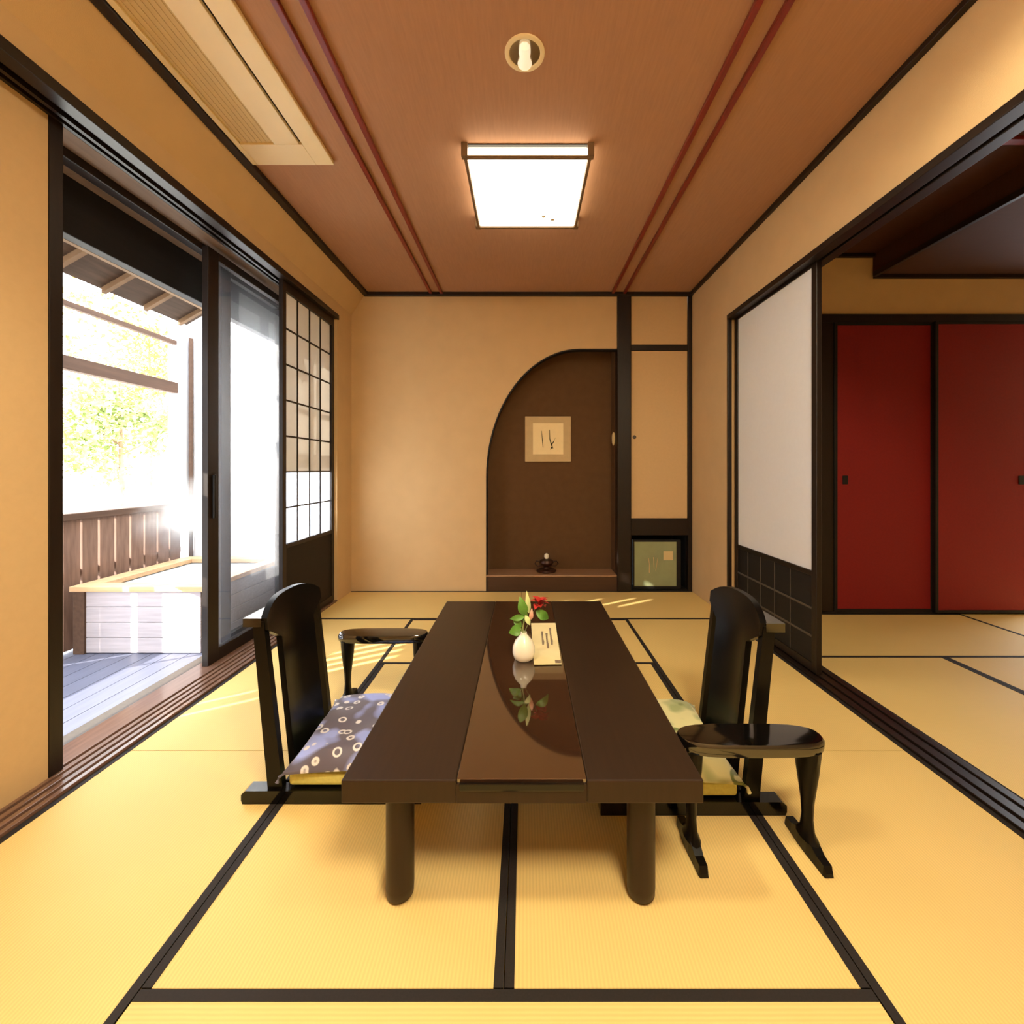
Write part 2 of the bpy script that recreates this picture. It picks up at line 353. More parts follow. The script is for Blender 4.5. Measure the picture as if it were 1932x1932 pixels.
# ================================================================== NEXT ROOM
RY = 3.545
m = MB(); m.box(1.70, 4.6, RY, RY+.06, 2.395, 3.0); m.box(1.716, 2.42, RY, RY+.06, -.1, 2.395); m.box(4.55, 4.61, YF, RY, -.1, 3.0)
struct('wall_right_room', m, plaster, 'beige wall strip above the red sliding doors', 'wall')
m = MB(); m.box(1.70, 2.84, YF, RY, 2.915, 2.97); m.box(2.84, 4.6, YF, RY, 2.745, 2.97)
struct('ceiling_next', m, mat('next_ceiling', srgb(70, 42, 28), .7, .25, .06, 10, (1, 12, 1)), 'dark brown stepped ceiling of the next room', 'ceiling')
struct('trim_24', B(1.716, 4.55, RY-.03, RY, 2.350, 2.42, .004), dwood, 'dark rail above the red sliding doors', 'trim')
m = MB(); m.box(2.84, 4.55, RY-.03, RY, 2.715, 2.745, .003); m.box(1.716, 2.84, RY-.03, RY, 2.885, 2.915, .003); m.box(2.815, 2.845, YF, RY-.03, 2.72, 2.76, .003)
struct('trim_25', m, dwood, 'dark ceiling edge strip in the next room', 'trim')
struct('trim_26', B(1.716, 4.55, RY-.04, RY+.03, -.045, .012, .003), dwood, 'dark floor track of the red sliding doors', 'trim')
for i, y in enumerate((1.2, 1.75, 2.3)):
    struct('trim_%d' % (27+i), B(1.75, 2.83, y-.02, y+.02, 2.895, 2.915), redwood, ['near', 'middle', 'far'][i] + ' red batten on the raised ceiling of the next room', 'batten')
def fusuma(n, x0, x1, y, hx, label):
    d = thing(n, label, 'door', (x0, y, .012), kind='structure')
    W_, H_ = x1-x0, 2.338
    B(.022, W_-.022, 0, .022, .02, H_-.02).build('panel', red_m, d)
    f = MB(); f.box(0, .026, -.006, .028, 0, H_, .003); f.box(W_-.026, W_, -.006, .028, 0, H_, .003); f.box(.026, W_-.026, -.006, .028, 0, .024); f.box(.026, W_-.026, -.006, .028, H_-.024, H_)
    f.build('frame', black, d)
    if hx is not None:
        h = MB(); h.box(hx-.022, hx+.022, -.006, .002, 1.03, 1.10, .004); h.build('finger_pull', black, d)
fusuma('door_3', 2.50, 3.305, RY-.032, .09, 'darker red sliding door left, partly in shade')
fusuma('door_4', 3.285, 4.10, RY-.064, .69, 'brighter red sliding door at the right frame edge')
struct('trim_30', B(2.40, 2.50, RY-.03, RY, .012, 2.35, .004), dwood, 'dark jamb post left of the red sliding doors', 'trim')
o = thing('ceiling_lamp', 'added square lamp lighting the next room, out of view', 'lamp', (3.6, -.2, 2.745))
B(-.25, .25, -.25, .25, -.09, -.01, .01).build('lamp_shade', next_fill_m, o); B(-.27, .27, -.27, .27, -.012, 0).build('frame', dwood, o)

# ================================================================== TATAMI
MATN = [0]
def mat_(x0, x1, y0, y1, along, label, edges=(1, 1), hw=.022):
    """along: 'x' or 'y' = direction of the long side; cloth edging runs along it"""
    c = ((x0+x1)/2, (y0+y1)/2, -.045)
    t = thing('tatami_mat', label, 'tatami mat', c, group='tatami mats')
    hx, hy = (x1-x0)/2-.0015, (y1-y0)/2-.0015
    B(-hx, hx, -hy, hy, 0, .0435).build('rush_cover', tat_x if along == 'y' else tat_y, t)
    for s, on in zip((-1, 1), edges):
        if not on: continue
        if along == 'y': b = B(min(s*hx, s*(hx-hw)), max(s*hx, s*(hx-hw)), -hy, hy, .040, .0452)
        else: b = B(-hx, hx, min(s*hy, s*(hy-hw)), max(s*hy, s*(hy-hw)), .040, .0452)
        b.build('cloth_border', heri, t)
ML, MM, MR = -.862, -.047, .778
mat_(XL, ML, .2, 1.80, 'y', 'tatami mat at the near end of the left door sill')
mat_(XL, ML, 1.80, 3.375, 'y', 'tatami mat under the left chair back, sunlit stripes beside the sill')
mat_(MR, XR, .2, 1.80, 'y', 'tatami mat under the near armrest beside the right sill')
mat_(MR, XR, 1.80, 3.375, 'y', 'tatami mat in front of the white paper screen')
mat_(ML, MM, .975, 2.60, 'y', 'tatami mat under the left half of the low table')
mat_(MM, MR, .975, 2.60, 'y', 'tatami mat under the right half of the low table')
mat_(ML, MR, .2, .975, 'x', 'nearest tatami mat, lying crosswise before the table')
mat_(ML, MR, 2.60, 3.375, 'x', 'crosswise tatami mat just beyond the far end of the table')
mat_(XL, -.03, 3.375, YB, 'x', 'crosswise tatami mat against the back wall, left of the alcove')
mat_(-.03, XR, 3.375, YB, 'x', 'crosswise tatami mat in front of the alcove and green panel')
mat_(-1.655, XR, YF, .2, 'x', 'tatami mats at the front of the room, outside the picture')
mat_(1.74, 2.60, YF, 2.69, 'y', 'tatami mat just across the right sill in the next room')
mat_(2.60, 4.55, YF, 2.69, 'y', 'tatami mat at the right frame edge in the next room')
mat_(1.74, 3.48, 2.69, RY-.04, 'x', 'crosswise tatami mat at the foot of the red doors')
mat_(3.48, 4.55, 2.69, RY-.04, 'y', 'tatami mat in the far right corner before the red doors')

# ================================================================== DOORS ON THE LEFT
d = thing('door_5', 'beige sliding panel with a dark stile at the left frame edge', 'door', (-1.79, 1.67, .012), kind='structure')
B(-.013, .013, -1.46, -.05, .0, 2.49).build('panel', beige_door, d)
B(-.018, .018, -.05, 0, 0, 2.49, .003).build('stile', dwood, d)

def shoji(n, x, y0, y1, z0, z1, paper0, paper1, rows, cols, label, side, stile=.03, glassrows=0, pap=shoji_p, bars=True):
    d = thing(n, label, 'door', (x, y0, z0), kind='structure')
    W_, H_ = y1-y0, z1-z0; p0, p1 = paper0-z0, paper1-z0
    f = MB(); T = .015
    f.box(-T, T, 0, stile, 0, H_, .003); f.box(-T, T, W_-stile, W_, 0, H_, .003)
    f.box(-T, T, stile, W_-stile, p1, H_, .002); f.box(-T, T, stile, W_-stile, p0-.03, p0, .002); f.box(-T, T, stile, W_-stile, 0, .05, .002)
    f.build('frame', dwood, d)
    B(-.008, .008, stile, W_-stile, .05, p0-.03).build('lower_panel', black, d)
    ph = (p1-p0)/rows; zs = p0+glassrows*ph
    xs = -.006*side
    B(xs-.0006, xs+.0006, stile, W_-stile, zs, p1).build('paper', pap, d)
    if glassrows: B(xs-.0006, xs+.0006, stile, W_-stile, p0, zs).build('glass', clear_m, d)
    if bars:
        l = MB(); iw = W_-2*stile
        for i in range(1, cols): y = stile+iw*i/cols; l.box(xs+.001*side if side > 0 else xs-.008, xs+.008 if side > 0 else xs-.001, y-.006, y+.006, p0, p1)
        for i in range(1, rows): z = p0+ph*i; l.box(xs+.001*side if side > 0 else xs-.007, xs+.007 if side > 0 else xs-.001, stile, W_-stile, z-.006, z+.006)
        l.build('lattice', dwood, d)
    return d
shoji('door_6', -1.695, 3.02, 3.832, .012, 2.50, .635, 2.42, 7, 4, 'dark lattice paper screen in the left wall near the back corner', 1, .045, 2)
d = shoji('door_7', 1.652, 2.438, 3.392, .010, 2.348, .585, 2.317, 7, 4, 'white paper screen with dark lower board, standing in the right opening', 1, .045, 0, shoji_w, False)
# low board of that screen: slim vertical and horizontal battens
l = MB()
for y in (.25, .42, .59, .76): l.box(-.011, -.008, y-.003, y+.003, .05, .545)
for z in (.20, .36): l.box(-.012, -.008, .045, .909, z-.006, z+.006)
l.build('batten_grid', jamb_m, [c for c in d.children if c.name.startswith('lower_panel')][0])

def glass_door(n, x, y0, y1, ztop, label, fm, st0, st1, handle):
    d = thing(n, label, 'door', (x, y0, .012), kind='structure'); W_ = y1-y0; H_ = ztop-.012
    f = MB(); f.box(-.018, .018, 0, st0, 0, H_, .003); f.box(-.018, .018, W_-st1, W_, 0, H_, .003); f.box(-.018, .018, st0, W_-st1, 0, .075, .003); f.box(-.018, .018, st0, W_-st1, H_-.05, H_, .003)
    f.build('frame', fm, d)
    B(-.003, .003, st0, W_-st1, .075, H_-.05).build('glass_pane', glass_m, d)
    if handle:
        h = MB(); h.box(.018, .034, .03, .052, .86, 1.12, .006); h.build('handle', black, d)
glass_door('door_8', -1.865, 2.535, 3.40, 2.47, 'inner glass door with a black stile and handle beside the veranda opening', dwood, .09, .06, True)
glass_door('door_9', -1.945, 2.76, 3.47, 2.47, 'outer glass door with a brown frame, stacked behind the black one', dwood, .09, .06, False)

# ================================================================== CEILING FITTINGS
o = thing('ceiling_lamp', 'square glowing white ceiling lamp in a dark slim frame above the table', 'lamp', (.015, 2.575, CEIL))
shade = B(-.312, .312, -.315, .315, -.066, -.004, .006).build('lamp_shade', lamp_paper, o)
f = MB()
for sx in (-1, 1):
    for sy in (-1, 1): f.box(sx*.326-.016, sx*.326+.016, sy*.329-.016, sy*.329+.016, -.072, 0, .002)
    f.box(sx*.322-.008, sx*.322+.008, -.325, .325, -.074, -.060, .002)
for sy in (-1, 1): f.box(-.322, .322, sy*.325-.008, sy*.325+.008, -.074, -.060, .002)
f.build('frame', lampwood, o)
B(-.332, .332, -.332, .332, -.006, 0).build('ceiling_plate', dwood, o)
for x, y in ((.105, .20), (.165, .235)): MB().lathe([(0, 0), (.013, 0), (.009, .003), (0, .003)], (x, y, -.069), 12).build('moth_spot', white_m, shade)
o = thing('ceiling_lamp', 'added square ceiling lamp behind the camera, brightening the near floor', 'lamp', (.55, -.35, CEIL))
B(-.312, .312, -.315, .315, -.066, -.004, .006).build('lamp_shade', rear_fill_m, o); B(-.332, .332, -.332, .332, -.006, 0).build('ceiling_plate', dwood, o)

def downlight(x, y, label):
    o = thing('downlight', label, 'downlight', (x, y, CEIL), group='recessed downlights')
    MB().lathe([(.062, -.001), (.064, -.006), (.072, -.008), (.080, -.005), (.081, 0)], (0, 0, 0), 40).build('trim_ring', white_m, o, True)
    MB().lathe([(.062, -.002), (.054, -.0025), (.03, -.002), (0, -.002)], (0, 0, 0), 40).build('reflector', steel, o, True)
    MB().tube([(0, -.050, -.004), (0, -.038, -.009), (0, -.012, -.009), (0, .015, -.006), (0, .040, -.003)], [.008, .021, .024, .020, .030], 16).build('bulb', bulb_m, o, True)
    return o
downlight(0, 1.755, 'round recessed downlight with a pale bulb, between the camera and the square lamp')
def beam(o, e, cone, blend):
    ld = bpy.data.lights.new('added_downlight_beam', 'SPOT'); ld.energy = e; ld.spot_size = math.radians(cone); ld.spot_blend = blend; ld.shadow_soft_size = .07; ld.color = (1, .90, .62)
    lo = bpy.data.objects.new('added_downlight_beam', ld); COL.objects.link(lo); lo.parent = o; lo.location = (0, 0, -.07)
beam(downlight(-.98, .62, 'added round downlight, out of view, brightening the near left floor'), 125, 112, .9)  # added out of view for the bright near floor and leg shadows
beam(downlight(1.0, .80, 'added round downlight, out of view, brightening the wall over the right lintel'), 42, 168, .35)  # added out of view to brighten the plaster above the right lintel
o = thing('air_conditioner', 'long cream ceiling air conditioner panel along the left wall', 'air conditioner', (-1.26, 1.55, CEIL-.001))
m = MB()  # panel frame 0.44 wide, far end at Y 2.37
x0, x1, y0, y1 = -.222, .222, -.85, .82
m.box(x0, -.195, y0, y1, -.022, 0, .003); m.box(-.018, .108, y0, y1-.15, -.022, 0, .002); m.box(.124, x1, y0, y1, -.022, 0, .003)
m.box(-.195, .124, y1-.15, y1, -.022, 0, .002); m.box(-.195, .124, y0, y0+.05, -.022, 0, .002)
m.build('panel', white_m, o)
g = MB(); g.box(-.195, -.018, y0+.05, y1-.15, -.010, -.002)
for i in range(7): g.box(-.190+i*.024, -.178+i*.024, y0+.05, y1-.15, -.012, -.008)
g.build('intake_grille', cream_m, o)
B(.108, .124, y0+.05, y1-.15, -.006, -.001).build('air_slot', black, o)

# ================================================================== ALCOVE THINGS
o = thing('hanging_picture', 'small square ink picture with a cream mount hung on the alcove wall', 'picture', (.235, ND, 1.472))
B(-.232, .232, -.022, 0, -.232, .226, .003).build('mount', matboard, o)
sheet = B(-.152, .155, -.0245, -.0215, -.158, .158).build('picture_sheet', pic_paper, o)
k = MB()
k.tube([(-.065, -.026, .08), (-.055, -.026, -.02), (-.05, -.026, -.09)], [.002, .004, .003], 6)
k.tube([(.015, -.026, .09), (.018, -.026, 0), (.035, -.026, -.06), (.052, -.026, -.10)], [.003, .004, .007, .003], 6)
k.tube([(.035, -.026, -.06), (.058, -.026, -.03), (.075, -.026, .01)], [.006, .004, .002], 6)
k.tube([(.04, -.026, -.085), (.025, -.026, -.11)], [.008, .002], 6)
k.build('ink_strokes', ink, sheet)
o = thing('incense_burner', 'small dark bronze ornament with a pale knob on the alcove floor', 'ornament', (.215, YB+.14, .152))
MB().lathe([(0, 0), (.085, 0), (.098, .012), (.09, .022), (.055, .026), (.03, .035), (.028, .05), (.05, .065), (.07, .09), (.062, .115), (.03, .125), (0, .128)], (0, 0, 0), 28).build('bowl', bronze, o, True)
MB().lathe([(0, .125), (.016, .13), (.024, .15), (.02, .17), (.008, .18), (0, .182)], (0, 0, 0), 20).build('knob', porcelain, o, True)['label'] = 'pale round knob'
for s in (-1, 1): k = MB(); k.tube([(s*.062, 0, .1), (s*.10, 0, .105), (s*.115, 0, .08), (s*.09, 0, .055), (s*.05, 0, .06)], .007, 8); k.build('handle', bronze, o, True)
o = thing('wall_plate', 'small pale oval plate on the dark wall beside the alcove post', 'plate', (.882, YB+.12, 1.462))
MB().lathe([(0, 0), (.03, 0), (.034, .004), (.02, .007), (0, .007)], (0, 0, 0), 24).build('plate', cream_m, o, True).matrix_local = Matrix.Rotation(-math.pi/2, 4, 'Y') @ Matrix.Diagonal((2.0, .9, 3.4, 1))
o = thing('framed_panel', 'greyish green square panel in a thin black frame standing in the low recess', 'panel', (1.255, YB+.02, .012))
B(-.215, .245, 0, .05, 0, .475, .004).build('frame', black, o)
face = B(-.203, .20, -.004, .002, .030, .455, .001).build('green_face', green_pan, o)
k = MB(); k.box(.075, .165, -.006, -.003, .28, .365); k.build('pale_rectangle', cream_m, face)  # pale rectangle on the green face
k = MB(); k.tube([(-.07, -.005, .30), (-.06, -.005, .24), (-.06, -.005, .16)], [.006, .004, .005], 6); k.tube([(-.02, -.005, .31), (-.015, -.005, .2)], [.005, .003], 6); k.tube([(.02, -.005, .30), (.0, -.005, .18)], [.003, .003], 6)
k.build('pale_strokes', matboard, face)  # pale strokes on the green face

# ================================================================== TABLE
TZ = .366
TX0, TX1, TY0, TY1 = -.472, .460, 1.115, 2.63
t = thing('low_table', 'long low dark brown table with a glossy centre strip', 'table', (0, 1.87, 0))
L = lambda x0, x1, y0, y1, z0, z1, b=0: B(x0, x1, y0-1.87, y1-1.87, z0, z1, b)
m = MB()
for a, b in ((TX0, -.176), (.160, TX1)): m.box(a, b, TY0-1.87, TY1-1.87, .306, TZ, .004)
m.box(-.176, .160, TY0-1.87+.002, TY1-1.87, .306, TZ-.012)
m.build('tabletop', table_m, t)
L(-.175, .159, TY0+.006, TY1-.004, TZ-.012, TZ, .001).build('centre_strip', gloss_m, t)['label'] = 'mirror-glossy dark centre strip'
m = MB(); m.box(-.168, .152, TY0-1.87-.004, TY0-1.87+.005, TZ-.026, TZ-.006, .003); m.build('edge_inlay', lacquer, t)
for x, y in ((-.342, 1.193), (.319, 1.193), (-.342, 2.54), (.319, 2.54)):
    MB().lathe([(0, 0), (.030, 0), (.037, .008), (.038, .03), (.038, .306), (0, .306)], (x, y-1.87, 0), 32).build('leg', table_m, t, True)
# vase with flowers
VX, VY = -.004, 1.825
o = tag(MB().lathe([(0, 0), (.028, 0), (.040, .008), (.047, .03), (.046, .055), (.036, .08), (.02, .098), (.0125, .108), (.013, .115), (.010, .115), (.009, .10), (0, .098)], (0, 0, 0), 36).build('vase', porcelain, None, True), 'round white bud vase on the glossy strip of the table', 'vase')
o.location = (VX, VY, TZ)
o = thing('flower_sprig', 'leafy sprig with a red bloom standing in the white vase', 'flower', (VX, VY, TZ+.10))
k = MB(); k.tube([(0, 0, -.03), (-.004, 0, .03), (.004, .0, .08), (.008, .01, .14), (.02, .01, .18)], [.003, .003, .0025, .002, .0015], 7)
k.tube([(0, 0, -.03), (.006, 0, .02), (.025, .01, .06), (.05, .015, .115), (.062, .015, .14)], [.003, .0025, .0025, .002, .002], 7)
k.tube([(0, 0, -.01), (-.012, 0, .03), (-.03, 0, .055)], [.002, .002, .0015], 6)
stm = k.build('stem', stem_m, o, True)
UPV = (0, -1, .3)
for bs, tp, wd in (((-.012, 0, .03), (-.062, -.012, .015), .045), ((.004, 0, .08), (-.058, .0, .070), .026), ((.004, 0, .085), (-.016, .0, .165), .042), ((.008, .01, .10), (.0, .02, .05), .03), ((-.01, 0, .035), (-.045, .02, .075), .03)):
    MB().leaf(bs, tp, wd, UPV).build('leaf', leaf_m, o, True)
MB().leaf((.008, 0, .085), (.026, -.004, .045), .022, UPV).build('leaf', pale_leaf, o, True)['label'] = 'pale hanging leaf'
MB().leaf((.022, .01, .09), (.012, .01, .185), .022, UPV, .1).build('leaf', pale_leaf, o, True)['label'] = 'tall pale narrow leaf'
MB().leaf((.05, .015, .10), (.105, .03, .06), .04, UPV, .2).build('leaf', leaf_m, o, True)
fl = MB()
for i in range(9):
    a = i*2.4; r = .012+.004*(i % 3); c = Vector((.066, .012, .118))
    fl.leaf(c, c + Vector((math.cos(a)*.042, math.sin(a)*.03, .012+.026*math.sin(i*1.7))), .036, (0, 0, 1), .25)
fl.build('bloom', petal_red, o, True)['label'] = 'red bloom'
MB().leaf((.03, .006, .065), (.034, 0, .115), .018, UPV, .15).build('bud', petal_pink, o, True)['label'] = 'pale pink bud'
# leaflet
o = thing('leaflet', 'long pale printed leaflet lying on the table right of the vase', 'leaflet', (.095, 1.98, TZ))
rot = math.radians(2)
m = MB(); secs = []
for i in range(9):
    k = i/8; y = -.215+.43*k; hw = .055+.006*k; z = .004+.030*max(0, k-.45)**1.3
    secs.append([(-hw-.002, y, z), (hw, y+.004, z), (hw, y+.004, z+.003), (-hw-.002, y, z+.003)])
m.loft(secs); sheet = m.build('sheet', paper_m, o)
k = MB()
for (xx, y0, y1) in ((.028, -.02, .16), (.008, -.06, .10), (-.012, -.02, .12)):
    q = []
    for i in range(5):
        y = y0+(y1-y0)*i/4; kk = (y+.215)/.43; z = .0072+.030*max(0, kk-.45)**1.3
        q.append([(xx-.004, y, z), (xx+.004+.003*math.sin(i*2), y, z), (xx+.004, y, z+.0006), (xx-.004, y, z+.0006)])
    k.loft(q)
k.build('printed_lines', paper_dk, sheet)
k = MB(); k.box(.030, .054, -.206, -.178, .0072, .0078); k.build('printed_mark', paper_dk, sheet)

# ================================================================== CHAIRS
def make_chair(loc, rz, label):
    t = thing('floor_chair', label, 'chair', loc, rz, 'legless floor chairs')
    for s in (-1, 1):
        m = MB(); m.prism([(-.327, .012), (-.322, .0), (.30, .0), (.30, .045), (-.312, .045), (-.327, .032)], 'y', s*.19-.024, s*.19+.024); m.build('runner', lacquer, t)
    B(-.20, .28, -.166, .166, .022, .05, .004).build('seat_base', satin, t)
    o = B(-.17, .27, -.20, .20, .052, .096, .012).build('seat', pad_m, t); o['label'] = 'pale yellow padded seat'
    # leaning stiles
    lean = lambda z: -.215-.062*(z-.045)/.60
    for s in (-1, 1):
        secs = []
        for i in range(7):
            z = .045+.585*i/6; x = lean(z); hw = .026-.006*i/6
            y0, y1 = sorted((s*.202, s*.176)); secs.append([(x-hw, y0, z), (x+hw, y0, z), (x+hw, y1, z), (x-hw, y1, z)])
        MB().loft(secs).build('stile', satin, t)
    # curved splat with arched head
    m = MB(); ny, nz = 14, 12
    fr, bk = [], []
    for j in range(nz+1):
        rf, rb = [], []
        for i in range(ny+1):
            y = -.120+.240*i/ny; u = y/.120
            ztop = .640+.052*(1-abs(u)**3)
            z = .045+(ztop-.045)*min(1, j/(nz-1)*.93) if j < nz else ztop
            if j >= nz-1: y *= 1.65
            x = lean(z)+.020-.022*(1-u*u)
            rf.append(m.bm.verts.new((x+.011, y, z))); rb.append(m.bm.verts.new((x-.011, y, z)))
        fr.append(rf); bk.append(rb)
    for j in range(nz):
        for i in range(ny):
            m.bm.faces.new((fr[j][i], fr[j][i+1], fr[j+1][i+1], fr[j+1][i])); m.bm.faces.new((bk[j][i], bk[j+1][i], bk[j+1][i+1], bk[j][i+1]))
        m.bm.faces.new((fr[j][0], fr[j+1][0], bk[j+1][0], bk[j][0])); m.bm.faces.new((fr[j][ny], bk[j][ny], bk[j+1][ny], fr[j+1][ny]))
    for i in range(ny):
        m.bm.faces.new((fr[0][i], bk[0][i], bk[0][i+1], fr[0][i+1])); m.bm.faces.new((fr[nz][i], fr[nz][i+1], bk[nz][i+1], bk[nz][i]))
    o = m.build('backrest', satin, t)
    for p in o.data.polygons: p.use_smooth = True
    o.data.set_sharp_from_angle(angle=math.radians(35))
    # top rail: straight behind, hollowed in front
    m = MB(); fp = [(-.262-.016*(1-(y/.205)**2), y) for y in [-.205+.41*i/10 for i in range(11)]]
    m.prism(fp + [(-.326, .205), (-.326, -.205)], 'z', .612, .642); m.build('top_rail', glossy_lacquer, t)
    return t
LCX, LCY, RCX, RCY = -.66, 1.725, .555, 1.675
make_chair((LCX, LCY, 0), 0, 'black lacquered floor chair on the veranda side of the table')
make_chair((RCX, RCY, 0), math.pi, 'black lacquered floor chair on the side of the red doors')
def cushion(loc, rz, m, label, group='seat cushions'):
    mb = MB(); n = 12
    g = [[None]*(n+1) for _ in range(n+1)]; h = [[None]*(n+1) for _ in range(n+1)]
    for i in range(n+1):
        for j in range(n+1):
            u, v = -1+2*i/n, -1+2*j/n
            e = (1-abs(u)**4)*(1-abs(v)**4)
            pin = 1-.05*(1-abs(u)**2)*abs(v)-.05*(1-abs(v)**2)*abs(u)
            x, y = u*.215*pin, v*.238*pin
            wob = .006*math.sin(5*u+2*v)+.005*math.sin(7*v-3*u)
            g[i][j] = mb.bm.verts.new((x, y, .030+.060*e**.36+wob*e)); h[i][j] = mb.bm.verts.new((x, y, .022-.018*e**.6))
    for i in range(n):
        for j in range(n):
            mb.bm.faces.new((g[i][j], g[i+1][j], g[i+1][j+1], g[i][j+1])); mb.bm.faces.new((h[i][j], h[i][j+1], h[i+1][j+1], h[i+1][j]))
    for i in range(n):
        for (p, q) in (((i, 0), (i+1, 0)), ((i+1, n), (i, n)), ((0, i+1), (0, i)), ((n, i), (n, i+1))):
            mb.bm.faces.new((g[p[0]][p[1]], h[p[0]][p[1]], h[q[0]][q[1]], g[q[0]][q[1]]))
    t = thing('seat_cushion', label, 'cushion', loc, rz, group)
    cov = mb.build('cover', m, t, True)
    for sx in (-1, 1):
        for sy in (-1, 1):
            k = MB(); k.tube([(sx*.212, sy*.235, .024), (sx*.222, sy*.246, .022), (sx*.226, sy*.251, .006)], [.004, .005, .007], 6); k.build('tassel', m, cov, True)
cushion((LCX+.035, LCY+.01, .094), .04, fab_blue, 'slate blue cushion with white rings on the left floor chair')
cushion((RCX-.035, RCY+.01, .094), math.pi-.03, fab_green, 'pale green leaf-patterned cushion on the right floor chair')

# ================================================================== ARMRESTS
def make_armrest(loc, label):
    t = thing('armrest', label, 'armrest', loc, 0, 'free-standing armrests')
    m = MB(); hl, hw = .222, .060
    out = []
    for i in range(24):
        a = 2*math.pi*i/24; c, s = math.cos(a), math.sin(a)
        out.append((hl*math.copysign(abs(c)**.55, c), hw*math.copysign(abs(s)**.75, s)))
    secs = []
    for k, (z, sc) in enumerate(((.315, .955), (.322, .99), (.335, 1.0), (.345, .985), (.351, .93), (.352, .80))):
        secs.append([(x*sc if abs(x) < hl*.6 else x-math.copysign((1-sc)*.08, x), y*(1-(1-sc)*1.0), z) for x, y in out])
    m.loft(secs); m.build('arm_board', glossy_lacquer, t, True)
    for s in (-1, 1):
        X = s*.178; secs = []
        for z, wx, wy, dy in ((.04, .024, .046, 0), (.06, .015, .030, 0), (.10, .013, .022, 0), (.15, .016, .024, 0), (.20, .022, .032, 0), (.25, .028, .040, 0), (.29, .030, .046, 0), (.318, .031, .05, 0)):
            secs.append([(X+wx*math.cos(a), dy+wy*math.sin(a), z) for a in [2*math.pi*i/12 for i in range(12)]])
        lg = MB().loft(secs).build('leg', satin, t, True)
        m = MB(); fs = []
        for y, h, wd in ((-.098, .012, .012), (-.09, .028, .015), (-.06, .030, .016), (-.02, .050, .019), (.02, .050, .019), (.06, .030, .016), (.09, .028, .015), (.098, .012, .012)):
            fs.append([(X-wd, y, 0), (X+wd, y, 0), (X+wd*.8, y, h), (X-wd*.8, y, h)])
        m.loft(fs); m.build('foot', satin, lg)
    return t
make_armrest((.690, 1.335, 0), 'black armrest nearest the camera, right of the table')
make_armrest((-.705, 2.17, 0), 'black armrest beyond the left floor chair')

# ================================================================== VERANDA AND GARDEN
m = MB()
for i in range(9): m.box(-2.02-(i+1)*.118+.004, -2.02-i*.118, YF, 3.75, -.05, -.012)
struct('floor_veranda', m, deck_m, 'grey weathered plank floor of the veranda', 'floor')
struct('ground', B(-30, -3.0, -12, 30, -.6, -.5), ground_m, 'pale ground of the garden', 'ground')
m = MB(); m.box(-3.05, -1.80, 3.76, 3.86, -.1, 2.62)
struct('wall_veranda', m, stucco, 'white wall closing the far end of the veranda', 'wall')
# eave
o = thing('trim_31', 'dark roof eave with pale rafters above the veranda', 'eave', (-2.14, 2, 2.24), kind='structure')
m = MB(); m.prism([(0, .045), (-.21, -.075), (-.21, -.02), (0, .10)], 'y', -3.5, 1.02); m.build('eave_boards', eave_m, o)
for i in range(18):
    y = .945-.265*i
    m = MB(); m.prism([(0, .015), (-.20, -.100), (-.20, -.068), (0, .047)], 'y', y-.013, y+.013); m.build('rafter', rafter_m, o)
B(-.028, 0, -3.5, 1.02, -.005, .05).build('ledger', rafter_m, o)
# fence: boards with gaps, cap rail, lower rail, posts
FX = -2.94
fn = thing('board_fence', 'low brown board fence with narrow gaps along the veranda', 'fence', (FX, 3.1, -.05))
yy = 2.52; i = 0
while yy < 3.70:
    B(-.012, .012, yy-3.1, yy+.104-3.1, .05, .885).build('board', fence_m, fn); yy += .119
B(-.045, .045, 2.5-3.1, 3.73-3.1, .885, .93, .004).build('cap_rail', rail_m, fn)
B(-.040, -.012, 2.5-3.1, 3.73-3.1, .50, .56).build('rail', rail_m, fn)
# added unseen screen: blocks the sun, its slots cast the stripes indoors
SLOT = []
def slot_from_floor(xa, ya, xb, w_):
    """opening in the screen (x = FX) whose sun stripe runs on the floor from xa to xb through (xa, ya)"""
    ys = ya-(xa-FX)*.6; SLOT.append((ys-w_/2, ys+w_/2, (xa-FX)/2, (xb-FX)/2))
slot_from_floor(-1.66, 2.03, -1.36, .026); slot_from_floor(-1.66, 2.14, -1.42, .026)
for j in range(6): slot_from_floor(-1.32+.035*j, 2.40+.115*j, -.80, .036)
for xa, ya, xb in ((.15, 3.74, .42), (.40, 3.735, .68), (.65, 3.72, .98), (.80, 3.69, 1.12)): slot_from_floor(xa, ya, xb, .026)
for X, z, dz in ((.85, .33, .09), (.95, .13, .08), (1.11, .09, .05)):
    yc = 4.12-(X-FX)*.6; zc = z+(X-FX)/2; SLOT.append((yc-.014, yc+.014, zc-dz/2, zc+dz/2))
SLOT += [(1.0, 2.22, .28, .485), (2.24, 2.40, .30, .78)]  # wide slots that let sun onto the deck and bath front
ys = sorted({round(v, 4) for s in SLOT for v in s[:2]} | {.2, 2.46})
sc = thing('added_slot_screen', 'added unseen board screen, slotted to shape the sun beside the near veranda', 'screen', (FX, 1.3, -.05))
m = MB()
for a, b in zip(ys, ys[1:]):
    c = (a+b)/2; cuts = sorted((s[2], s[3]) for s in SLOT if s[0] < c < s[1]); z = 0
    for q0, q1 in cuts:
        if q0 > z: m.box(-.004, .004, a-1.3, b-1.3, z+.05, q0+.05)
        z = max(z, q1)
    m.box(-.004, .004, a-1.3, b-1.3, z+.05, 2.52)
m.build('boards', fence_m, sc)
B(-.05, .05, 2.42-1.3, 2.46-1.3, .04, 2.52, .004).build('end_post', rail_m, sc)
